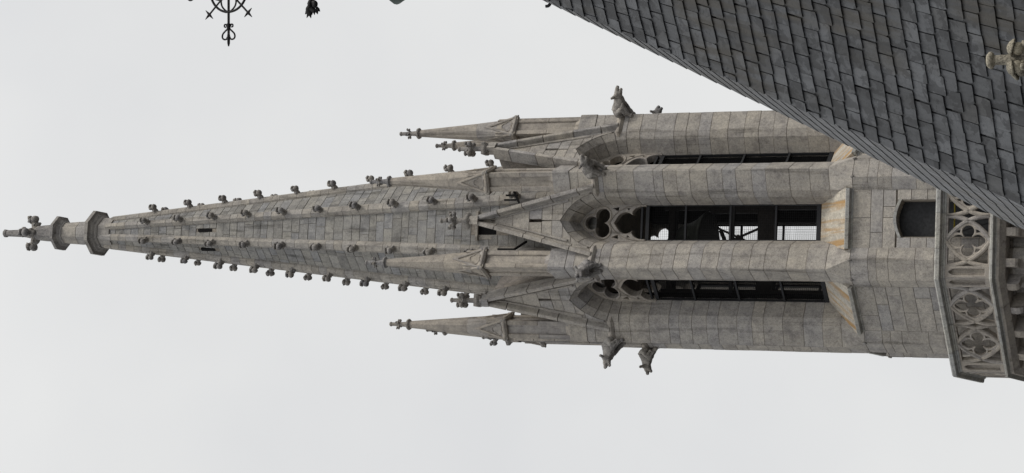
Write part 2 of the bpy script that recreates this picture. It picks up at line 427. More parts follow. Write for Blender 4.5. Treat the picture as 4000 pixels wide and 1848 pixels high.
# ---------------------------------------------------------------- piers
JAMB = [(-.74, 4.2), (-.871, 4.456), (-.943, 5.335), (-.792, 5.707), (-.045, 6.458), (.045, 6.458), (.792, 5.707), (.943, 5.335), (.871, 4.456), (.74, 4.2)]
SQ = [(-.792, 4.9), (-.792, 5.707), (-.045, 6.458), (.045, 6.458), (.792, 5.707), (.792, 4.9)]
LOW = [(-.97, 5.0), (-.97, 6.0), (-.52, 6.45), (.52, 6.45), (.97, 6.0), (.97, 5.0)]
UPJ = [zf(x, 93.75) for x in (3220, 3144, 3066, 2980, 2916, 2854, 2803, 2735, 2674, 2624, 2574, 2524, 2450, 2380, 2332)]
LJ = [zf(x, 93.9) for x in (3322, 3386, 3421, 3480, 3571, 3650, 3730, 3810, 3896)]
def pier(j, stones=True):
    rg = random.Random(j + 11)
    mb = MB()
    prism(mb, inset(JAMB, .02), Z_FLOOR + 6.0, UPJ[-1], .01); prism(mb, inset(SQ, .02), UPJ[-1] - .05, Z_BLOCK - .02, .01); prism(mb, inset(LOW, .02), 0, Z_FLOOR + 7, .01)
    # masonry of the dark bell chamber behind the pier
    p = mb.build('pier', MORT if stones else GRAN, tower); p.rotation_euler = (0, 0, pier_rot(j))
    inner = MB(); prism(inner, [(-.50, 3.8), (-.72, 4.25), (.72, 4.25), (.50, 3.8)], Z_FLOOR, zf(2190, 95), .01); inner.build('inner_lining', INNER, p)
    if not stones: return p
    def st(poly, a, b, m=GRAN, name='pier_stone'):
        m2 = MB(); d = rg.uniform(-.006, .008)
        prism(m2, inset(poly, d), a + .008, b - .008, .012); return m2.build(name, m, p)
    jit = [z + rg.uniform(-.12, .12) if 0 < i < len(UPJ) - 1 else z for i, z in enumerate(UPJ)]
    for a, b in zip(jit, jit[1:]): st(JAMB, a, b)
    # above the springing: stones, moulded ledge, two blocks under the pinnacle
    st(SQ, UPJ[-1], Z_LEDGE0)
    m2 = MB(); e = inset(SQ, -.10); e2 = inset(SQ, -.13)
    rings(m2, [[P(*q, Z_LEDGE0) for q in inset(SQ, -.01)], [P(*q, Z_LEDGE0 + .1) for q in e], [P(*q, Z_LEDGE0 + .13) for q in e2], [P(*q, Z_LEDGE1) for q in e2], [P(*q, Z_LEDGE1 + .14) for q in SQ]])
    m2.build('ledge', CARVE, p)
    za = Z_LEDGE1 + .1; zb = zf(2236, 93.8); zc = zf(2203, 93.8)
    st(SQ, za, zb); st(SQ, zb, zc); st(inset(SQ, -.025), zc, Z_BLOCK)
    # broach stop from sharp corner to blunt corner
    m2 = MB(); z1, z0 = UPJ[0], LJ[0]
    top = [(-.74, 4.3), (-.88, 4.55), (-.943, 5.335), (-.792, 5.707), (-.012, 6.48), (.012, 6.48), (.792, 5.707), (.943, 5.335), (.88, 4.55), (.74, 4.3)]
    bot = [(-.74, 4.3), (-.90, 4.6), (-.965, 5.4), (-.97, 6.0), (-.52, 6.45), (.52, 6.45), (.97, 6.0), (.965, 5.4), (.90, 4.6), (.74, 4.3)]
    rings(m2, [[P(*q, z0 + .01) for q in bot], [P(*q, z1 - .01) for q in top]]); m2.build('broach_stop', GRAN, p)
    m2 = MB()
    for s in (-.5, .5): blob(m2, P(s, 6.46, LJ[0]), (.07, .06, .12), .2, 1)
    m2.build('weathered_stop', GARG, p)
    jl = [LJ[0] - .002] + [z + rg.uniform(-.15, .15) for z in LJ[1:-1]] + [LJ[-1]]
    for a, b in zip(jl, jl[1:]): st(LOW, b, a)
    zz = Z_FLOOR - .45
    for h in (.62, .7, .66):
        st(LOW, zz - h, zz); zz -= h
    return p
for j in (-3, -2, -1, 0, 1, 2): pier(j)
for j in (3, 4): pier(j, False)

# ---------------------------------------------------------------- crocket and finial pieces
def crocket_bits(mb, s=1.0, o=(0, 0, 0), rz=0, seed=1):
    """curled stone leaf: stalk, round bud and the leaf that hoods it; grows along -y"""
    m = Matrix.Translation(o) @ Matrix.Rotation(rz, 4, 'Z') @ Matrix.Scale(s, 4)
    t = MB()
    tube(t, [P(0, -.1, -.16), P(0, .08, -.12), P(0, .22, -.05)], [.18, .16, .12], 8)
    blob(t, P(0, .31, -.07), (.175, .165, .165), .11, 2, seed)
    blob(t, P(0, .33, .15), (.16, .155, .075), .18, 2, seed + 4); blob(t, P(0, .22, .07), (.10, .10, .12), .1, 1, seed + 5)
    for q in (-1, 1):
        blob(t, P(q * .14, .26, .07), (.075, .10, .11), .15, 1, seed + 2 + q); blob(t, P(q * .11, .10, -.14), (.08, .09, .07), .15, 1, seed + 6 + q)
    o_ = len(mb.v)
    mb.v += [tuple(m @ Vector(v)) for v in t.v]; mb.f += [[i + o_ for i in f] for f in t.f]; mb.sm += t.sm
CROCKETS = []
for q in range(5):
    t = MB(); crocket_bits(t, 1.0, (0, 0, 0), 0, 1 + 31 * q); CROCKETS.append(t.mesh('crocket', GARG))

# ---------------------------------------------------------------- pinnacles on the piers (frame of the pier)
PR = 5.70
def dia(h, z, k=0.0, c=PR):
    """square set cornerwise; k cuts the corners"""
    pts = []
    for a in (0, 90, 180, 270):
        d = Vector((S(rad(a)), C(rad(a)))); e = Vector((C(rad(a)), -S(rad(a))))
        for s in (-1, 1):
            q = d * (h - k) + e * s * k; pts.append(P(q.x, c + q.y, z))
    return pts
ZG0, ZG1, ZSP = zf(1897, 94.4), zf(1772, 94.4), zf(1508, 94.5)
def pinnacle_parts():
    root = MB(); rings(root, [dia(.55, Z_BLOCK, .02), dia(.55, ZG0, .02)])
    p = root.build('pinnacle', CARVE, tower)
    zm = zf(2020, 94.2)
    for a, b in ((Z_BLOCK + .005, zm - .012), (zm + .012, ZG0 - .02)):
        m = MB()
        for ang in (0, 90, 180, 270):                         # corner rolls leave a sunk panel on each face
            d = Vector((S(rad(ang)), C(rad(ang))))
            rs = []
            for z in (a, b):
                rs.append([P(d.x * h + d.y * s, PR + d.y * h - d.x * s, z) for h, s in ((.69, 0), (.55, .14), (.50, .15), (.42, .08), (.42, -.08), (.50, -.15), (.55, -.14))])
            rings(m, rs)
            for w in (.085, -.085):
                pass
        if a < zm - 2 or a < Z_BLOCK + .1:
            rings(m, [dia(.70, a, .02), dia(.70, a + .05, .02), dia(.55, a + .3, .02)])
        m.build('shaft_stone', CARVE, p)
    # four gablets
    m = MB(); w = .62; h = ZG1 - ZG0
    tre = foil([(0, .62, .15), (-.13, .42, .15), (.13, .42, .15)], (0, .48), 48)
    add_plate(m, [[(-w, 0), (w, 0), (0, h)], [(-w * .72, .16), (w * .72, .16), (0, h * .80)]], .14, .03, .02)
    add_plate(m, [[(-w * .7, .14), (w * .7, .14), (0, h * .79)], tre], .08, .02, -.02)
    sweep2(m, foil([(0, .62, .19), (-.13, .42, .19), (.13, .42, .19)], (0, .48), 40), [(-.02, -.03), (.02, -.03), (.02, .015), (-.02, .015)], .03, closed=True)
    box(m, -w * .85, w * .85, -.10, -.055, .05, h * .6)
    rings(m, [[P(-.60, n, z) for n, z in ((-.1, -.1), (.05, -.1), (.14, 0), (.14, .07), (-.1, .1))], [P(.60, n, z) for n, z in ((-.1, -.1), (.05, -.1), (.14, 0), (.14, .07), (-.1, .1))]])
    rings(m, [[P(-w * .97, n, .03), P(w * .97, n, .03), P(0, n, h * .97)] for n in (-.30, -.04)])
    gm = m.mesh('gablet', CARVE)
    for a in (45, 135, 225, 315):
        q = link('gablet', gm, p, (S(rad(a)) * .49, -PR - C(rad(a)) * .49 + 0, ZG0), None)
        q.rotation_euler = (-.045, 0, rad(a))
        q.location = P(S(rad(a)) * .50, PR + C(rad(a)) * .50, ZG0)
    m = MB(); blob(m, (0, 0, 0), (.11, .11, .16), .25, 2, 5); blob(m, (0, -.06, -.1), (.08, .09, .08), .25, 1, 6); bs = m.mesh('carved_boss', GARG)
    for a in (0, 90, 180, 270):
        link('carved_boss', bs, p, P(S(rad(a)) * .76, PR + C(rad(a)) * .76, ZG0 + .05), rad(a))
    # spirelet
    m = MB(); zt = zf(1742, 94.4)
    rings(m, [dia(.72, ZG0 - .02, .02), dia(.70, ZG0 + .1, .03), dia(.625, zt, .18), dia(.60, zt + .015, .17)])
    m.build('spirelet_base', CARVE, p)
    m = MB(); rings(m, [dia(.615, zt + .02, .178), dia(.25, ZSP, .072)]); m.build('spirelet', CARVE, p)
    # finial
    m = MB(); lathe(m, [(.17, ZSP - .05), (.22, ZSP), (.31, ZSP + .06), (.31, ZSP + .15), (.15, ZSP + .24), (.125, ZSP + .5), (.10, ZSP + 1.0), (.10, ZSP + 1.15)], 8, cn=PR)
    blob(m, P(0, PR, ZSP + 1.2), (.13, .13, .10), .03, 2, 2)
    for a in (0, 90, 180, 270): crocket_bits(m, .46, P(S(rad(a)) * .08, PR + C(rad(a)) * .08, ZSP + .72), rad(a), 3)
    m.build('finial', GARG, p)
    return p
pin = pinnacle_parts(); pin.rotation_euler = (0, 0, pier_rot(0))
for j in (-3, -2, -1, 1, 2, 3): dup(pin, tower, pier_rot(j))

# ---------------------------------------------------------------- gargoyles
def skin_mesh(name, verts, edges, radii, m, sub=2, extra=None):
    me = bpy.data.meshes.new(name); me.from_pydata(verts, edges, [])
    ob = bpy.data.objects.new(name, me); col.objects.link(ob)
    sk = ob.modifiers.new('s', 'SKIN'); sk.use_smooth_shade = True
    for d, r in zip(me.skin_vertices[0].data, radii): d.radius = r if isinstance(r, tuple) else (r, r)
    me.skin_vertices[0].data[0].use_root = True
    sb = ob.modifiers.new('u', 'SUBSURF'); sb.levels = sub; sb.render_levels = sub
    dg = bpy.context.evaluated_depsgraph_get(); out = bpy.data.meshes.new_from_object(ob.evaluated_get(dg))
    bpy.data.objects.remove(ob); bpy.data.meshes.remove(me)
    out.name = name; out.materials.clear(); out.materials.append(m)
    for p in out.polygons: p.use_smooth = True
    for v in out.vertices:                       # worn, pitted carving
        c = v.co; v.co = c + v.normal * (.016 * S(c.x * 23 + c.z * 9) * S(c.y * 21 + 1) + .012 * S(c.z * 41 + c.y * 17) * S(c.x * 37 + 2))
    return out
gv = [P(0, .12, .10), P(0, .38, .13), P(0, .68, .02), P(0, .92, .03), P(0, 1.08, .06),      # rump, back, shoulders, neck, head
      P(0, 1.27, .06), P(0, 1.50, .02),                                                     # upper jaw
      P(0, 1.22, -.10), P(0, 1.38, -.17),                                                   # lower jaw
      P(.20, 1.02, .16), P(.40, .97, .30), P(-.20, 1.02, .16), P(-.40, .97, .30),           # ears
      P(.22, .62, -.16), P(.22, .34, -.36), P(.17, .10, -.58), P(.18, .16, -.70),           # foreleg
      P(-.22, .62, -.16), P(-.22, .34, -.36), P(-.17, .10, -.58), P(-.18, .16, -.70),
      P(.26, .20, -.02), P(.33, .50, -.16), P(.27, .16, -.36), P(.27, .26, -.44),           # hind leg
      P(-.26, .20, -.02), P(-.33, .50, -.16), P(-.27, .16, -.36), P(-.27, .26, -.44)]
ge_ = [(0, 1), (1, 2), (2, 3), (3, 4), (4, 5), (5, 6), (4, 7), (7, 8), (4, 9), (9, 10), (4, 11), (11, 12), (2, 13), (13, 14), (14, 15), (15, 16),
       (2, 17), (17, 18), (18, 19), (19, 20), (0, 21), (21, 22), (22, 23), (23, 24), (0, 25), (25, 26), (26, 27), (27, 28)]
gr = [.30, .34, .30, .19, .20, .14, .075, .10, .055, .08, .06, .08, .06, .15, .12, .10, .12, .15, .12, .10, .12, .23, .15, .10, .11, .23, .15, .10, .11]
GARGM = skin_mesh('gargoyle', gv, ge_, gr, GARG)
for j in (-3, -2, -1, 0, 1, 2):
    a = pier_rot(j); q = link('gargoyle', GARGM, tower, (S(a) * 6.30, -C(a) * 6.30, Z_LEDGE1 + .02), a); q.scale = (1.05, 1.14, 1.05)

# ---------------------------------------------------------------- belfry windows
ARC_C = 1.05
def arch_side(hw, zs, n=12, c=ARC_C):
    r = c + hw; a1 = math.acos(c / r)
    return [(-c + r * C(a1 * k / n), zs + r * S(a1 * k / n)) for k in range(n + 1)]
def arch_at(hw, u, c=ARC_C):
    r = c + hw; a1 = math.acos(c / r); return -c + r * C(a1 * u), Z_SPRING + r * S(a1 * u)
def window_parts():
    # stone tracery in the head
    hw = 1.0; zs = Z_SPRING - Z_TRAC; right = arch_side(hw, zs); left = [(-x, z) for x, z in right[::-1]][1:]
    half = [(.84, 0), (.84, .22), (.81, .40), (.745, .56), (.64, .68), (.51, .74), (.385, .70), (.49, .86), (.545, 1.05), (.53, 1.22), (.45, 1.38), (.33, 1.5), (.17, 1.6), (0, 1.72)]
    outline = [(hw, 0)] + right + left + [(-hw, 0)] + [(-x, z) for x, z in half] + half[:-1][::-1]
    tref = foil([(0, 2.94, .345), (-.37, 2.33, .375), (.37, 2.33, .375), (0, 2.5, .2)], (0, 2.5), 96)
    tri = [(.62, 1.50), (.82, 1.46), (.74, 1.80)]
    tri2 = [(.65, .96), (.74, .83), (.755, 1.0)]
    m = MB(); add_plate(m, [outline, tref, tri, [(-x, z) for x, z in tri[::-1]], tri2, [(-x, z) for x, z in tri2[::-1]]], .42, .03, 4.32, Z_TRAC)
    w = m.build('belfry_window', CARVE, tower)
    m = MB()                                                   # raised rolls along the openings
    pr = [(-.03, -.05), (.03, -.05), (.03, .03), (0, .06), (-.03, .03)]
    sweep2(m, [(x, z + Z_TRAC) for x, z in foil([(0, 2.94, .44), (-.37, 2.33, .47), (.37, 2.33, .47), (0, 2.5, .2)], (0, 2.5), 72)], pr, 4.52, closed=True)
    sub = [(.92, .05), (.90, .5), (.80, 1.0), (.62, 1.42), (.34, 1.74), (0, 1.95)]
    path = [(x, z + Z_TRAC) for x, z in sub] + [(-x, z + Z_TRAC) for x, z in sub[::-1][1:]]
    sweep2(m, path, pr, 4.52); m.build('tracery_roll', CARVE, w)
    # arch stones
    CH = [(1.452, 5.576), (1.17, 5.29), (.91, 4.45), (.955, 4.2), (1.45, 4.2)]
    for s in (-1, 1):
        us = [0, .22, .47, .74, 1.0]
        for u0, u1 in zip(us, us[1:]):
            m = MB(); rs = []
            for q in range(6):
                u = u0 + (u1 - u0) * q / 5 + (.006 if q == 0 and u0 > 0 else -.006 if q == 5 and u1 < 1 else 0)
                rs.append([P(s * arch_at(h, u)[0], n, arch_at(h, u)[1]) for h, n in CH])
            rings(m, rs); m.build('voussoir', GRAN, w)
    # sloping sill
    m = MB(); prof = [(4.3, Z_SILL_IN - .4), (4.3, Z_SILL_IN + .03), (4.75, Z_SILL_IN), (5.88, Z_SILL_OUT)]
    rs = []
    for t, tt in ((-1, 1.0), (0, 0), (1, 1.0)):
        rs.append([P(t * 1.0, 4.0, Z_SILL_OUT - .3), P(t * 1.0, 4.0, Z_SILL_IN), P(t * 1.0, 4.42, Z_SILL_IN), P(t * 1.50, 6.10, Z_SILL_OUT), P(t * 1.50, 5.60, Z_SILL_OUT - .3)])
    rings(m, rs); m.build('sloping_sill', SILL, w)
    for t0, t1 in ((-1.46, -.004), (.004, 1.46)):
        m = MB(); pf = [(5.45, Z_SILL_LOW - .02), (5.92, Z_SILL_LOW - .02), (5.94, Z_SILL_LOW + .06), (6.02, Z_SILL_LOW + .08), (6.15, Z_SILL_LOW + .12), (6.17, Z_SILL_OUT - .02), (6.13, Z_SILL_OUT + .01), (5.45, Z_SILL_OUT + .02)]
        rings(m, [[P(t, n, z) for n, z in pf] for t in (t0, t1)]); m.build('sill_lip', COPE, w)
    # iron guard frame and bars
    m = MB(); z0, z1 = Z_SILL_IN + .02, Z_TRAC + .08
    for t in (-.90, .90): box(m, t - .045, t + .045, 4.30, 4.42, z0, z1)
    for x, h in ((3196, .10), (2527, .09), (2505, .05)): zz = zf(x, 95.6); box(m, -.95, .95, 4.285, 4.435, zz - h, zz + h)
    m.build('guard_frame', IRONG, w)
    for x in (3029, 2851, 2676):
        m = MB(); zz = zf(x, 95.6); box(m, -.95, .95, 4.30, 4.44, zz - .05, zz + .05); m.build('crossbar', IRONG, w)
    m = MB(); r = .0036
    k = -.84
    while k < .86: box(m, k - r, k + r, 4.28, 4.292, z0, z1); k += .085
    z = z0
    while z < z1: box(m, -.88, .88, 4.268, 4.28, z - r, z + r); z += .105
    q = m.build('wire_mesh', IRON, w)
    return w
win = window_parts()
for k in (-3, -2, -1, 1, 2, 3, 4): dup(win, tower, face_rot(k))

# ---------------------------------------------------------------- gables over the windows
ZGA = zf(1855, 94.1); ZGF = zf(2318, 94.1)
GW = 1.52
GW = 1.89; ZLINE = ZGF + GW / .2506
def gable_t(z, off=0): return max(0, GW * (ZLINE - z) / (ZLINE - ZGF)) - off
def gable_parts():
    ca = arch_side(1.46, Z_SPRING, 14)
    m = MB(); dep = 2.2
    zt = [Z_SPRING + .55, ZGA - .1]
    slot = [(-.07, zf(2121, 94.4)), (.07, zf(2121, 94.4)), (.07, zf(2064, 94.4)), (-.07, zf(2064, 94.4))]
    r = [p for p in ca if p[1] > Z_SPRING + .5]
    out = [(gable_t(r[0][1], .04), r[0][1])] + [(.1, ZGA - .1), (-.1, ZGA - .1)] + [(-gable_t(r[0][1], .04), r[0][1])] + [(-x, z) for x, z in r] + r[::-1][1:]
    add_plate(m, [out, slot], .9, .01, 5.08)
    # stone saddle roof that runs back from the gable to the spire
    rings(m, [[P(-gable_t(z0, .12), n, z0), P(gable_t(z0, .12), n, z0), P(.12, n, ZGA - .15), P(-.12, n, ZGA - .15)] for n, z0 in ((5.2, Z_SPRING + 2.4), (3.0, Z_SPRING + 2.4))])
    gq = m.build('gable', MORT, tower)
    # field stones
    zs = [Z_SPRING + .75, zf(2228, 94.4), zf(2195, 94.4), zf(2153, 94.4), zf(2113, 94.4), zf(2064, 94.4), zf(2000, 94.4), zf(1930, 94.4)]
    def tin(z):
        best = 0
        for (x0, a), (x1, b) in zip(ca, ca[1:]):
            if a <= z <= b: best = x0 + (x1 - x0) * (z - a) / (b - a)
        return best
    OFF = .33
    rg = random.Random(5)
    for i, (a, b) in enumerate(zip(zs, zs[1:])):
        seg = []
        n = 4; zz = [a + (b - a) * q / n for q in range(n + 1)]
        for s in (-1, 1):
            inn = [(tin(z), z) for z in zz]; ot = [(gable_t(z, OFF), z) for z in zz[::-1]]
            if tin(a) > gable_t(a, OFF) - .08: continue
            if i in (4,): inn = [(.075, z) for z in zz]
            if i == 3 : inn = [(max(tin(z), .02), z) for z in zz]
            if i > 4 or (i == 5): 
                if s == 1: continue
                inn = [(-gable_t(z, OFF), z) for z in zz]; pts = [(x, z) for x, z in inn] + ot
            else: pts = inn + ot
            pts = [(s * x, z) for x, z in pts]
            if s == -1: pts = pts[::-1]
            uniq = [pts[0]]
            for p in pts[1:]:
                if (Vector(p) - Vector(uniq[-1])).length > .03: uniq.append(p)
            if (Vector(uniq[0]) - Vector(uniq[-1])).length < .03: uniq.pop()
            m = MB(); slab(m, [P(x, 5.53, z) for x, z in uniq], (0, -1, 0), .07 + rg.uniform(-.006, .006)); m.build('gable_stone', GRAN, gq)
    # raking copings, in lengths
    prof = [(0, 5.90), (.0, 5.2), (.34, 5.2), (.34, 5.62), (.27, 5.64), (.21, 5.86), (.18, 5.90)]
    L = Vector((GW, ZGF)); T = Vector((0, ZLINE)); dl = (T - L)
    for s in (-1, 1):
        us = [.02, .14, .33, .54, .72, .885] if s == 1 else [.02, .18, .38, .52, .74, .885]
        for u0, u1 in zip(us, us[1:]):
            m = MB(); rs = []
            d = dl.normalized(); inn = Vector((-d.y, d.x))      # towards the gable's inside
            if inn.x > 0: inn = -inn
            for u in (u0 + .003, u1 - .003):
                base = L + dl * u
                rs.append([P(s * max(base.x + inn.x * o, .004), n, base.y + inn.y * o) for o, n in prof])
            rings(m, rs); m.build('coping_stone', GRAN, gq)
        m = MB(); rs = []
        for u in (.22, .80):
            base = L + dl * u
            rs.append([P(s * max(base.x + inn.x * o, .004), n, base.y + inn.y * o) for o, n in ((.40, 5.55), (.52, 5.55), (.52, 5.64), (.48, 5.68), (.40, 5.68))])
        rings(m, rs); m.build('inner_moulding', GRAN, gq)
    # stem, moulded base and leaf finial on the apex
    z1 = zf(1832, 94.1); z2 = zf(1812, 94.1); z3 = zf(1764, 94.1); z4 = zf(1712, 94.1)
    m = MB(); cn = 5.72
    rings(m, [[P(t * w, cn + n * .25, z) for t, n in ((-1, -1), (1, -1), (1, 1), (-1, 1))] for w, z in ((.215, ZGA - .12), (.225, ZGA), (.225, ZGA + .1), (.20, z1))])
    m.build('apex_stem', GRAN, gq)
    m = MB(); D = lambda h, z: dia(h, z, .015, cn)
    rings(m, [D(.30, z1 - .02), D(.34, z1 + .04), D(.42, z1 + .1), D(.46, z1 + .16), D(.46, z2 + .02), D(.2, z2 + .1)])
    lathe(m, [(.15, z2), (.125, z3 - .05), (.105, z4 - .1)], 8, cn=cn)
    blob(m, P(0, cn, z4 - .04), (.14, .14, .11), .05, 2, 3)
    for a in (0, 90, 180, 270):
        crocket_bits(m, .9, P(S(rad(a)) * .07, cn + C(rad(a)) * .07, z3 + .1), rad(a), 13)
    m.build('finial', GARG, gq)
    return gq
gab = gable_parts()
for k in (-2, -1, 1, 2): dup(gab, tower, face_rot(k))

# ---------------------------------------------------------------- spire
ZT = zf(425, 99.2)
def RV(z): return .86 + (ZT - z) * .105        # corner radius of the plain faces
ZB = Z_SPRING + 1.0
core = MB(); rings(core, [[P(RV(z) * .985 * S(A225 + rad(45) * k) , RV(z) * .985 * C(A225 + rad(45) * k), z) for k in range(8)] for z in (ZB, ZT + .2)])
spire = core.build('spire', MORT, tower)
rg = random.Random(3)
zs = [ZB]
while zs[-1] < ZT - .1: zs.append(zs[-1] + rg.uniform(.44, .64) * (1 if zs[-1] < ZT - 10 else .92))
stuff = MB()
ZSL0, ZSL1 = zf(790, 97.6), zf(748, 97.6)
LU0, LU1 = zf(1937, 96.2), zf(1853, 96.2)
for k in (-2, -1, 0, 1, 2):
    R3 = Matrix.Rotation(face_rot(k), 3, 'Z')
    for a, b in zip(zs, zs[1:]):
        if k not in (-1, 0, 1) and a < 0: continue
        wa, wb = RV(a) * S(A225) - .16, RV(b) * S(A225) - .16
        if wb < .07: continue
        na, nb = RV(a) * C(A225) * .985, RV(b) * C(A225) * .985
        ncut = 0 if wa < .28 else rg.choice((0, 1, 1)) if wa < .75 else rg.choice((1, 1, 2))
        cs = sorted(rg.uniform(-.62, .62) for _ in range(ncut))
        if ncut == 2 and cs[1] - cs[0] < .4: cs = cs[:1]
        cs = [-1] + cs + [1]
        if k in (-1, 0) and a < ZSL1 and b > ZSL0: cs = [-1, -.22, .22, 1]
        if k == 0 and a < LU1 and b > LU0 : cs = [-1, -.40, .40, 1]
        for i, (c0, c1) in enumerate(zip(cs, cs[1:])):
            if len(cs) == 4 and i == 1 and k in (-1, 0) and ((a < ZSL1 and b > ZSL0) or (k == 0 and a < LU1 and b > LU0)): continue
            th = .032 + rg.uniform(-.012, .012)
            poly = [P(c0 * wa, na, a), P(c1 * wa, na, a), P(c1 * wb, nb, b), P(c0 * wb, nb, b)]
            vis = k in (-1, 0, 1) and a > Z_BLOCK - 1
            m = MB() if vis else stuff
            nb0 = len(m.v)
            slab(m, poly, (0, -1, .097), th, .008, .012)
            m.v[nb0:] = [tuple(R3 @ Vector(v)) for v in m.v[nb0:]]
            if vis: m.build('ashlar_block', GRAN_F, spire)
q = stuff.build('ashlar_courses', GRAN_F, spire); q['kind'] = 'stuff'
# dark slit lights and the louvred light behind the front gable
for k in (-1, 0):
    m = MB(); n = RV(ZSL0) * C(A225) - .01
    box(m, -.09, .09, n - .3, n + .025, ZSL0 - .05, ZSL1 + .15); q = m.build('slit_light', INNER, spire); q.rotation_euler = (0, 0, face_rot(k))
m = MB(); n = RV(LU1) * C(A225)
box(m, -.52, .52, n - .5, n + .05, LU0 - .2, LU1 + .1); lv = m.build('louvre_light', INNER, spire)
m = MB(); box(m, -.78, .78, n - .4, n + .2, LU1, LU1 + .13); m.build('lintel', GRAN_S, spire)
for s in (-1, 1):
    m = MB(); box(m, s * .60 - .12, s * .60 + .12, n - .4, n + .07, LU0 - .2, LU1); m.build('louvre_jamb', GRAN_S, spire)
# ribs
def rib_ring(z, r, g_):
    k = .20 + .10 * min(1, (ZT - z) / 20); rr = RV(z) - .03
    p = [(-k, -.16), (-k, .03), (-k * .55, .20), (k * .55, .20), (k, .03), (k, -.16)]
    return [P(x, rr + y * r, z) for x, y in p]
for j in range(-4, 4):
    vis = j in (-3, -2, -1, 0, 1, 2)
    R = pier_rot(j)
    if not vis:
        m = MB(); rings(m, [rib_ring(ZB, 1, 0), rib_ring(ZT + .5, 1, 0)]); q = m.build('rib', GRAN_S, spire); q.rotation_euler = (0, 0, R); continue
    z = ZB
    while z < ZT + .1:
        z1 = z + rg.choice((.5, .55, .6, .62, .95, 1.15))
        z1 = min(z1, ZT + .6)
        m = MB(); rings(m, [rib_ring(z + .008, .95, 0), rib_ring(z + .022, 1, 0), rib_ring(z1 - .022, 1, 0), rib_ring(z1 - .008, .95, 0)])
        q = m.build('rib_stone', GRAN_S, spire); q.rotation_euler = (0, 0, R); z = z1
for x in (516, 656, 796, 939, 1086, 1236, 1389, 1544, 1704, 1867, 2040):
    z = zf(x, 97.5)
    for j in (-4, -3, -2, -1, 0, 1, 2, 3):
        if x > 1900 and j in (-4, 3): continue
        a = pier_rot(j) ; r = RV(z) + .13
        q = link('crocket', rg.choice(CROCKETS), spire, (S(a) * r, -C(a) * r, z), a + rg.uniform(-.06, .06)); s = rg.uniform(1.05, 1.2) * (1.0 if x > 700 else .92); q.scale = (s, s, s)
# octagonal top: two collars, stem and great leaf finial
zc1, zc2 = zf(391, 100), zf(243, 100)
m = MB(); lathe(m, [(.98, ZT - .05), (.95, ZT + .45), (.94, zc1 - .45), (1.0, zc1 - .42), (1.05, zc1 - .36), (1.0, zc1 - .30), (1.02, zc1 - .26), (1.14, zc1 - .16), (1.16, zc1 - .12), (1.24, zc1 - .05), (1.41, zc1 - .02), (1.42, zc1 + .20), (1.36, zc1 + .24), (.76, zc1 + .5)], 8)
m.build('collar', GRAN_S, spire)
m = MB(); lathe(m, [(.77, zc1 + .45), (.72, zc1 + 1.3)], 8); m.build('stem_stone', GRAN_S, spire)
m = MB(); lathe(m, [(.725, zc1 + 1.325), (.66, zc2 - .40)], 8); m.build('stem_stone', GRAN_S, spire)
m = MB(); lathe(m, [(.66, zc2 - .40), (.72, zc2 - .36), (.70, zc2 - .28), (.78, zc2 - .2), (.84, zc2 - .12), (1.08, zc2 - .02), (1.09, zc2 + .16), (1.03, zc2 + .2), (.58, zc2 + .42)], 8)
m.build('collar', GRAN_S, spire)
zl = zf(128, 100); ztip = zf(16, 100)
m = MB(); lathe(m, [(.56, zc2 + .38), (.50, zl - .9), (.46, zl - .5), (.34, zl + .1), (.25, zl + .6), (.20, ztip - .28), (.24, ztip - .24), (.26, ztip - .1), (.16, ztip)], 8)
for a in (0, 90, 180, 270):
    crocket_bits(m, 1.6, P(S(rad(a)) * .34, C(rad(a)) * .34, zl), rad(a), 21)
    blob(m, P(S(rad(a)) * .52, C(rad(a)) * .52, zl - .3), (.2, .2, .24), .2, 2, 8)
m.build('finial', GARG, spire)
# iron stays between spire and pinnacles
_d = 95.2
for pts in (((1.43, 4.8, zf(2015, _d)), (1.43, 4.8, zf(1969, _d))), ((1.19, 4.8, zf(2009, _d)), (1.19, 4.8, zf(1963, _d))), ((1.70, 4.75, zf(1996, _d)), (.80, 4.75, zf(2028, _d))),
            ((-1.40, 4.8, zf(2014, _d)), (-1.40, 4.8, zf(1946, _d))), ((-1.40, 4.8, zf(2012, _d)), (-.92, 4.2, zf(2052, _d + .4)))):
    m = MB(); bar(m, P(*pts[0]), P(*pts[1]), .09); m.build('iron_stay', IRON, tower)

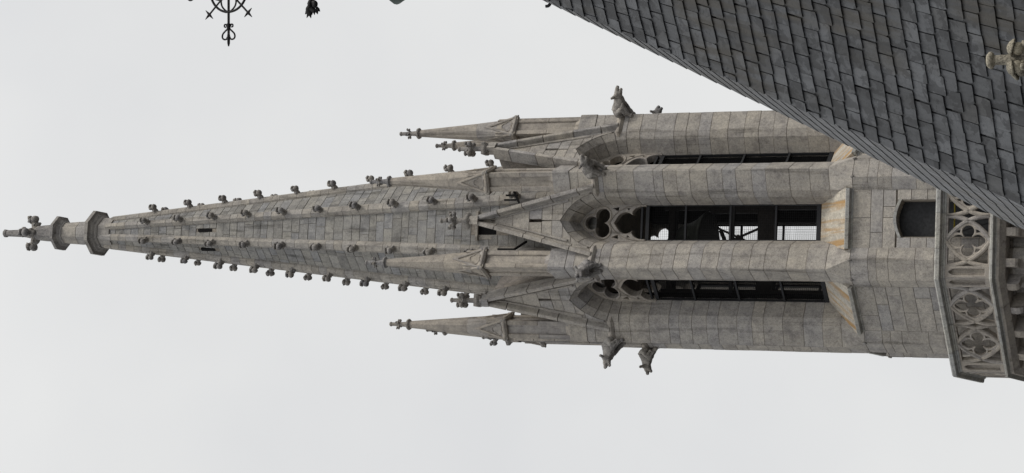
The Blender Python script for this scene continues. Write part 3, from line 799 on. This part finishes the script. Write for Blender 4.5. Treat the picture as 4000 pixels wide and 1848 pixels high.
# ---------------------------------------------------------------- balcony with traceried parapet
RB = 7.6; APB = RB * C(A225); SB = RB * S(A225)
m = MB(); lathe(m, [(5.6, Z_FLOOR - .28), (RB - .3, Z_FLOOR - .28), (RB + .02, Z_FLOOR - .05), (RB + .05, Z_FLOOR + .06), (5.6, Z_FLOOR + .06)], 8)
bal = m.build('balcony', CARVE, tower)
def balcony_side(k):
    made = []
    H = Z_PAN1 - Z_PAN0; W = 2.34; zc = (Z_PAN0 + Z_PAN1) / 2
    def put(mb_, name, mt):
        q = mb_.build(name, mt, bal); q.rotation_euler = (0, 0, face_rot(k)); made.append(q); return q
    for c in (-W / 2, W / 2):
        m = MB(); n = APB - .06
        r = (W * W / 4 + H * H) / W
        for sx in (-1, 1):
            for sz in (-1, 1):
                a1 = math.degrees(math.asin(min(1, H / r)))
                pts = [(c + sx * (W / 2 - r + r * C(rad(a1 * q / 12))), zc + sz * (-H / 2 + r * S(rad(a1 * q / 12)))) for q in range(13)]
                sweep2(m, pts, rib_prof(.205, .24, .06), n)
        uu = lambda v: W / 2 - r + math.sqrt(r * r - (abs(v) + H / 2) ** 2)
        vs_ = [H / 2 * (1 - q / 12) for q in range(25)]
        loz = [(uu(v), v) for v in vs_[1:-1]]; loz = [(.02, H / 2 - .02)] + loz + [(.02, -H / 2 + .02)]
        loz = loz + [(-x, v) for x, v in loz[::-1]]
        qf = foil([(0, .44, .275), (0, -.44, .275), (.44, 0, .275), (-.44, 0, .275), (0, .62, .17), (0, -.62, .17), (0, 0, .25)], (0, 0), 96)
        tr = []
        for sx in (-1, 1):
            for sz in (-1, 1): tr.append([(sx * x, sz * v) for x, v in ((.37, .38), (.52, .35), (.49, .46), (.40, .56))])
        add_plate(m, [loz, qf] + tr, .12, .03, n - .05, zc, c)
        for z in (Z_PAN0 + .03, Z_PAN1 - .03): box(m, c - W / 2, c + W / 2, n - .2, n + .03, z - .06, z + .06)
        put(m, 'tracery_panel', CARVE)
    e0 = W + .005
    for s in (-1, 1):
        wd = SB - e0; ce = s * (e0 + wd / 2)
        m = MB(); hw_ = wd * .27
        lan = [(-hw_, .22), (hw_, .22)] + [(hw_, H - .5)] + [(hw_ * C(rad(q)) , H - .5 + .30 * S(rad(q))) for q in (30, 60)] + [(0, H - .16)] + [(-hw_ * C(rad(q)), H - .5 + .30 * S(rad(q))) for q in (60, 30)] + [(-hw_, H - .5)]
        add_plate(m, [[(-wd / 2 + .004, 0), (wd / 2 - .004, 0), (wd / 2 - .004, H), (-wd / 2 + .004, H)], lan], .2, .04, APB - .1, Z_PAN0, ce)
        box(m, ce - wd / 2 + .02, ce + wd / 2 - .02, APB - .34, APB - .17, Z_PAN0, Z_PAN1)
        put(m, 'corner_panel', CARVE)
    # copings and base course with a weathered lip
    def run(prof, t0, t1, name, mt):
        m = MB(); tg = math.tan(A225); rs = []
        for t, e in ((t0, t0 <= -SB + .01), (t1, t1 >= SB - .01)):
            rs.append([P((n * tg * (1 if t > 0 else -1)) if e else t, n, z) for n, z in prof])
        rings(m, rs); return put(m, name, mt)
    cp = [(APB - .36, Z_PAN1 + .02), (APB + .0, Z_PAN1 + .0), (APB + .01, Z_PAN1 + .08), (APB + .06, Z_PAN1 + .10), (APB + .07, Z_PAN1 + .15), (APB + .22, Z_PAN1 + .19), (APB + .27, Z_PAN1 + .22), (APB + .27, Z_COPE - .07), (APB + .2, Z_COPE), (APB - .36, Z_COPE + .06)]
    cut = [-SB, -1.55, .1, 1.4, SB]
    for a, b in zip(cut, cut[1:]): run(cp, a if a == -SB else a + .006, b if b == SB else b - .006, 'coping_stone', COPE)
    bp = [(APB - .36, Z_FLOOR + .05), (APB + .0, Z_FLOOR + .02), (APB + .03, Z_FLOOR + .12), (APB + .20, Z_FLOOR + .19), (APB + .23, Z_FLOOR + .21), (APB + .22, Z_PAN0 - .08), (APB + .05, Z_PAN0 + .01), (APB - .36, Z_PAN0 + .01)]
    cut = [-SB, -.9, .75, 2.0, SB]
    for a, b in zip(cut, cut[1:]): run(bp, a if a == -SB else a + .005, b if b == SB else b - .005, 'base_course', COPE)
    # corbels carrying the balcony
    for t in (-2.15, -.72, .72, 2.15):
        m = MB(); pf = [(5.5, Z_FLOOR - .28), (APB - .30, Z_FLOOR - .28), (APB - .28, Z_FLOOR - .42)] + [(APB - .50 + .24 * C(rad(q)), Z_FLOOR - .46 + .30 * S(rad(q)) - .1) for q in (0, -30, -60, -90)] + [(6.25, Z_FLOOR - .86), (6.1, Z_FLOOR - 1.0)] + [(5.85 + .22 * C(rad(q)), Z_FLOOR - 1.05 + .3 * S(rad(q))) for q in (0, -45, -90)] + [(5.5, Z_FLOOR - 1.4)]
        rings(m, [[P(t + s, n, z) for n, z in pf] for s in (-.19, .19)])
        for n, z, r in ((APB - .28, Z_FLOOR - .52, .2), (5.9, Z_FLOOR - 1.08, .16)):
            m.add([], [])
        put(m, 'corbel', CARVE)
    return made
for k in (-2, -1, 0, 1): balcony_side(k)

# ================================================================== yellow rail standing on the balcony
YELL = plain_mat('yellow_paint', (.42, .33, .03), .5, 0, 9, .2)
rail = thing('safety_rail', 'thin yellow rail on grey struts behind the front parapet of the balcony', 'rail', (TX, TY, Z_FLOOR + .06), TROT)
zr = zf(3722, 93.3) - Z_FLOOR - .06
m = MB(); tube(m, [P(-.9, 6.38, zr), P(2.2, 6.38, zr)], .035, 8); m.build('top_rail', YELL, rail)
for t in (-.85, .65, 2.15):
    m = MB(); tube(m, [P(t, 6.38, 0), P(t, 6.38, zr)], .03, 8); m.build('post', IRONG, rail)
for a_, b_ in ((-.85, -.1), (.65, 1.4)):
    m = MB(); tube(m, [P(a_ + .1, 6.36, zr - .05), P(b_, 6.2, 0)], .022, 6); m.build('strut', IRONG, rail)

# ================================================================== bells in the belfry
bell_frame = thing('bell_stand', 'dark timber and iron bell frame crossing inside the open belfry behind the front window', 'bell stand', (TX, TY, Z_SILL_IN - .25), TROT)
zb = Z_SILL_IN - .25
def bz(x, d=100): return zf(x, d) - zb
m = MB(); box(m, -3.6, 3.6, -.3, .3, bz(3030), bz(2966)); m.build('beam', TIMBER, bell_frame)
for s in (-1, 1):
    m = MB(); bar(m, P(-.9 + s * 2.2, .2, 0), P(-.9 + s * 2.2, .2, bz(2600)), .3); m.build('post', TIMBER, bell_frame)
    m = MB(); bar(m, P(-.25 - s * .45, .2 + s * .1, bz(2966)), P(-.25 + s * .45, .2 + s * .1, bz(2812)), .11); m.build('cross_brace', TIMBER, bell_frame)
m = MB(); bar(m, P(1.1, .2, bz(2966)), P(1.1, .2, bz(2780)), .24); m.build('post', TIMBER, bell_frame)
m = MB(); bar(m, P(-.5, .1, bz(2838)), P(.1, .3, bz(2822)), .16); bar(m, P(.05, .25, bz(2826)), P(.5, .25, bz(2790)), .1); m.build('hammer_lever', TIMBER, bell_frame)
m = MB(); blob(m, P(-.30, .15, bz(2895)), (.2, .15, .24), .3, 2, 5); m.build('pulley_block', TIMBER, bell_frame)
m = MB(); box(m, -3.4, 3.4, -.3, .3, bz(2640), bz(2618)); m.build('headstock', TIMBER, bell_frame)
m = MB(); box(m, -3.4, 3.4, 1.2, 1.35, bz(2900), bz(2888)); m.build('tie_rod', IRON, bell_frame)
bell = thing('bell', 'large dark bronze bell hanging in shadow behind the front belfry window', 'bell', (TX, TY, zf(2772, 100)), TROT)
m = MB(); hh = zf(2640, 100) - zf(2772, 100)
pf = [(1.45, 0), (1.5, .03), (1.38, .3), (1.15, .7), (.98, 1.2), (.88, 1.7), (.78, 2.0), (.5, 2.2), (.2, 2.28)]
lathe(m, [(r * 1.15, z * hh / 2.4) for r, z in pf], 32, cx=-.6, cn=0, smooth=True); m.build('bell_body', BRONZE, bell)
m = MB(); box(m, -.8, -.4, -.15, .15, hh * .93, hh * 1.02); m.build('crown', BRONZE, bell)
m = MB(); tube(m, [P(-.6, 0, .8), P(-.6, 0, -.2)], .07, 8); blob(m, P(-.6, 0, -.28), .17, .02, 2, 1); m.build('clapper', IRON, bell)

# ================================================================== slate roof in front (steep eight-sided roof)
BETA = rad(65); AZ = rad(55.5)
A0 = at(2066, -35, 1.0) - Vector((0, 0, EYE))
n1 = Vector((-C(AZ), -S(AZ), 0))
N1 = n1 * S(BETA) + Vector((0, 0, C(BETA)))
ray = Fv + Uv * ((CX - 3500) / FPX) + Xv * ((CY - 200) / FPX)
A0 = A0 * ((27 * ray).dot(N1) / A0.dot(N1)) + Vector((0, 0, EYE))
a2 = AZ - rad(45); n2 = Vector((-C(a2), -S(a2), 0)); N2 = n2 * S(BETA) + Vector((0, 0, C(BETA)))
hip = N1.cross(N2).normalized(); hip = -hip if hip.z > 0 else hip
APEX = A0 - hip * .84
VE = 13.6                                       # length of the slope from apex to eaves
roof = thing('slate_roof', 'steep eight sided grey slate roof with dark joints in front of the tower', 'roof', (APEX.x, APEX.y, 0))
L0 = Vector((APEX.x, APEX.y, 0))
def octring(v, w=0.0):
    r = (v * C(BETA)) / C(A225) + w; z = APEX.z - v * S(BETA)
    return [(r * S(q), r * C(q), z) for q in (math.atan2(n1.x, n1.y) + A225 + rad(45) * k for k in range(8))]
m = MB(); rings(m, [octring(.02), octring(VE)]); m.build('roof_deck', DECK, roof)
m = MB(); b0 = octring(VE, -.25); rings(m, [[(x, y, 0) for x, y, z in b0], b0]); m.build('wall', GRAN, roof)
SW, SE, SL, ST = .305, .25, .44, .016
def clip(poly, a, b, c):                         # keep a*x+b*y<=c
    out = []
    for i, p in enumerate(poly):
        q = poly[(i + 1) % len(poly)]; dp = a * p[0] + b * p[1] - c; dq = a * q[0] + b * q[1] - c
        if dp <= 0: out.append(p)
        if dp * dq < 0: u = dp / (dp - dq); out.append((p[0] + (q[0] - p[0]) * u, p[1] + (q[1] - p[1]) * u))
    return out
def slate_outline(rg):
    w = SW / 2 - .006 - rg.uniform(0, .003); j = lambda s: rg.uniform(-s, s)
    tail = [(-w, j(.004)), (-w + .02, -.004 + j(.004)), (-w * .4 + j(.03), j(.006)), (w * .35 + j(.03), j(.006)), (w - .02, j(.004)), (w, .004 + j(.004))]
    if rg.random() < .35: tail[-1] = (w, .02 + rg.uniform(0, .05))
    if rg.random() < .35: tail[0] = (-w, .02 + rg.uniform(0, .05))
    return tail + [(w, SE * .5), (w, SL), (-w, SL), (-w, SE * .5)]
def slate_geo(poly):
    n = len(poly); t = MB(); sl = -ST * 1.35 / SE
    lo = [(x, y, ST * 1.3 + y * sl - .002) for x, y in poly]; hi = [(x, y, ST * 1.3 + ST + y * sl) for x, y in poly]
    rings(t, [lo, hi]); return t
rg = random.Random(21)
variants = []
for _ in range(24):
    ol = slate_outline(rg); variants.append((ol, slate_geo(ol).mesh('slate', SLATE)))
rest = MB(); cand = []
tg = C(BETA) * math.tan(A225)
for fi, nh in ((0, n2), (1, n1), (2, Vector((-C(AZ + rad(45)), -S(AZ + rad(45)), 0)))):
    Nf = nh * S(BETA) + Vector((0, 0, C(BETA))); h = Vector((0, 0, 1)).cross(nh).normalized(); u = Nf.cross(h).normalized()
    if u.z < 0: u = -u; h = -h
    M3 = Matrix((h, u, Nf)).transposed()
    nr = int(VE / SE)
    for i in range(1, nr):
        v = i * SE + .05; hwid = v * tg
        o_ = rg.uniform(-.03, .03) + (SW / 2 if i % 2 else 0) 
        cnt = int(hwid / SW) + 2
        for c_ in range(-cnt, cnt + 1):
            t0 = c_ * SW + o_ + rg.uniform(-.012, .012)
            if abs(t0) - SW / 2 > hwid: continue
            vi = rg.randrange(24); dy = rg.uniform(-.012, .012); tw = rg.uniform(-.014, .014)
            if rg.random() < .04: dy += rg.uniform(.02, .045); tw *= 2.2          # a slipped slate
            pos = APEX - u * (v + dy) + h * t0
            ol = variants[vi][0]
            # clip at the hips: |t| <= (v - y) * tg
            full = abs(t0) + SW / 2 < (v - SL) * tg
            poly = ol
            if not full:
                q = [(x + t0, y) for x, y in ol]
                q = clip(q, 1, tg, v * tg + .006); q = clip(q, -1, tg, v * tg + .006) if q else q
                q = clip(q, 0, 1, v - .02) if q else q
                if len(q) < 3: continue
                poly = [(x - t0, y) for x, y in q]
            x_, y_, w_ = proj(pos + u * .1)
            cand.append((fi, pos, M3, tw, vi, full, poly, x_, y_, w_))
seen = [c for c in cand if -60 < c[7] < 4080 and -60 < c[8] < 1900 and c[0] in (0, 1)]
seen.sort(key=lambda c: (c[0] == 0, c[9]))
keep = set(id(c) for c in seen[:300])
for c in cand:
    fi, pos, M3, tw, vi, full, poly, x_, y_, w_ = c
    Mx = Matrix.Translation(pos - L0) @ (M3 @ Matrix.Rotation(tw, 3, 'Z') @ Matrix.Diagonal((1, 1, .45 if fi == 0 else 1))).to_4x4()
    if id(c) in keep:
        me = variants[vi][1] if full else slate_geo(poly).mesh('slate', SLATE)
        q = link('slate', me, roof); q.matrix_local = Mx
    else:
        t = slate_geo(poly); rest.add([Mx @ Vector(v) for v in t.v], t.f)
q = rest.build('slate_courses', SLATE, roof); q['kind'] = 'stuff'

# ================================================================== iron cross, foliage and copper ball on the roof's tip
mast = thing('iron_cross', 'black wrought iron cross with ring, spiked arms and copper ball above the slate roof', 'roof cross', (APEX.x, APEX.y, APEX.z - .3))
def mz(x): return zf(x, APEX.y) - (APEX.z - .3)
zc = mz(893); K = proj((APEX.x, APEX.y, zc + APEX.z - .3))[2] / FPX   # metres per photograph pixel there
m = MB(); tube(m, [(0, 0, -.2), (0, 0, zc)], .03, 8); m.build('mast', BLACKI, mast)
m = MB(); r = 83 * K
tube(m, [(r * C(2 * math.pi * q / 40), 0, r * S(2 * math.pi * q / 40) * 1.0) for q in range(41)], 5.0 * K, 6, False)
for v in m.v: pass
m.v = [(x, y, z + zc) for x, y, z in m.v]; m.build('ring', BLACKI, mast)
for q in range(4):
    R4 = Matrix.Translation((0, 0, zc)) @ Matrix.Rotation(rad(90 * q), 4, 'Y')
    ln = 1.0 if q != 1 else .55
    def fin(m, nm):
        m.v = [tuple(R4 @ Vector(v)) for v in m.v]; m.build(nm, BLACKI, mast)
    m = MB(); tube(m, [(0, 0, 0), (-170 * K, 0, 0), (-172 * K, 0, 0), (-205 * K, 0, 0), (-217 * K, 0, 0)], [5 * K, 5 * K, 6 * K, 5.5 * K, 2.5 * K], 8)
    if q != 3: fin(m, 'arm')
    m = MB()
    for s in (-1, 1):                             # heart scroll and small curl
        pts = [(-146, 4), (-150, 6), (-158, 16), (-168, 26), (-178, 29), (-186, 26), (-190, 18), (-188, 9), (-180, 5)]
        tube(m, smooth([(x * K, 0, z * s * K) for x, z in pts]), 3.6 * K, 6)
        pts = [(-146, 3), (-138, 8), (-131, 13), (-133, 19), (-140, 19), (-142, 13)]
        tube(m, smooth([(x * K, 0, z * s * K) for x, z in pts]), 3.2 * K, 6)
    tube(m, [(-128 * K, 0, 0), (-150 * K, 0, 0)], 8 * K, 8)
    if q != 3: fin(m, 'scroll')
    m = MB(); pts = [(-8, 22), (-35, 34), (-60, 30), (-78, 12), (-80, 0), (-78, -12), (-60, -30), (-35, -34), (-8, -22)]
    tube(m, smooth([(x * K, 0, z * K) for x, z in pts]), 3.6 * K, 6); fin(m, 'petal')
    m = MB(); d = Vector((-.707, 0, -.707))
    tube(m, [d * 20 * K, d * 118 * K, d * 130 * K, d * 152 * K], [4 * K, 4 * K, 6 * K, 1.2 * K], 6)
    e = Vector((-.707, 0, .707))
    tube(m, [d * 126 * K - e * 24 * K, d * 126 * K, d * 126 * K + e * 24 * K], [1.2 * K, 6.5 * K, 1.2 * K], 6)
    fin(m, 'spike')
zfoil = mz(1222)
for q in range(4):
    R4 = Matrix.Translation((0, 0, zfoil)) @ Matrix.Rotation(rad(90 * q), 4, 'Z')
    m = MB(); tube(m, [(0, 0, -25 * K), (-40 * K, 0, 0), (-68 * K, 0, 14 * K), (-88 * K, 0, 8 * K), (-98 * K, 0, -10 * K)], [10 * K, 9 * K, 10 * K, 12 * K, 9 * K], 7)
    blob(m, (-92 * K, 0, 14 * K), (22 * K, 14 * K, 13 * K), .2, 2, 4); blob(m, (-72 * K, 0, -8 * K), (14 * K, 14 * K, 14 * K), .25, 2, 6)
    for lx, lz, ex, ez in ((-96, 18, -124, 8), (-94, 16, -122, 27), (-90, 22, -108, 34), (-90, -12, -110, -22), (-86, -16, -100, -32), (-84, 0, -112, -8)):
        tube(m, [(lx * K, 0, lz * K), ((lx + ex) / 2 * K, 2 * K, (lz + ez) / 2 * K), (ex * K, 0, ez * K)], [8 * K, 6.5 * K, 1.0 * K], 6)
    m.v = [tuple(R4 @ Vector(v)) for v in m.v]; m.build('leaf_branch', BLACKI, mast)
zball = mz(1545); kb = K * .97
m = MB(); lathe(m, [(.05, zball - .62), (.10, zball - .5), (.2, zball - .34), (.32, zball - .13), (92 * kb, zball), (.30, zball + .12), (.16, zball + .26), (.05, zball + .4)], 24, smooth=True)
m.build('copper_ball', COPPER, mast)
m = MB(); lathe(m, [(.36, .05), (.27, .25), (.20, .5), (.12, .8), (.05, 1.0)], 8); m.build('cap', COPPER, mast)
m = MB()
cp = at(2142, 12, proj(APEX)[2] - .1) - mast.location
tube(m, smooth([Vector((0, -.05, .45)), cp + Vector((.30, 0, .10)), cp + Vector((.14, 0, .0)), cp + Vector((.05, 0, -.035)), cp + Vector((-.01, 0, -.03)), cp + Vector((-.045, 0, .0)), cp + Vector((-.05, 0, .045))]), .026, 8)
m.build('copper_curl', IRONG, mast)

# ================================================================== stone pinnacle top in front of the slates
fp = at(3868, 236, 24.0)
pf = thing('stone_finial', 'pale leaf carved stone pinnacle finial with rounded cap in front of the slates', 'finial', (fp.x, fp.y, 0))
K2 = 24.0 / FPX
def fz(px): return fp.z - px * K2 / .98
m = MB()
lathe(m, [(.03, fz(-14)), (.07, fz(-12)), (.1, fz(-3)), (.102, fz(6)), (.085, fz(13)), (.06, fz(17)), (.055, fz(24))], 20, smooth=True)
m.build('cap', FSTONE, pf)
m = MB(); lathe(m, [(.058, fz(20)), (.062, fz(60)), (.075, fz(95)), (.07, fz(150)), (.09, fz(200))], 12, smooth=True); m.build('stem', FSTONE, pf)
for q in range(4):
    a = rad(45 + 90 * q) + .12
    m = MB(); zz = fz(104)
    R4 = Matrix.Translation((0, 0, zz)) @ Matrix.Rotation(a, 4, 'Z')
    blob(m, P(0, .155, -.02), (.078, .074, .076), .05, 3, 3)
    hood(m, P(0, .15, -.01), .118, P(0, .28, 1), 66, .026)
    tube(m, [P(0, .03, -.14), P(0, .09, -.10), P(0, .13, -.05)], [.06, .055, .05], 10)
    blob(m, P(.02, .19, -.09), (.05, .05, .035), .15, 2, 5)
    tube(m, [P(0, .05, .06), P(0, .08, .03), P(0, .11, .04)], [.02, .035, .045], 8)
    m.v = [tuple(R4 @ Vector(v)) for v in m.v]; m.build('leaf', FSTONE, pf)
m = MB(); zq = fz(200)
lathe(m, [(.09, zq), (.17, zq - .05), (.17, zq - .12), (.1, zq - .16), (.55, zq - 2.2), (.55, 0)], 8); m.build('shaft', FSTONE, pf)
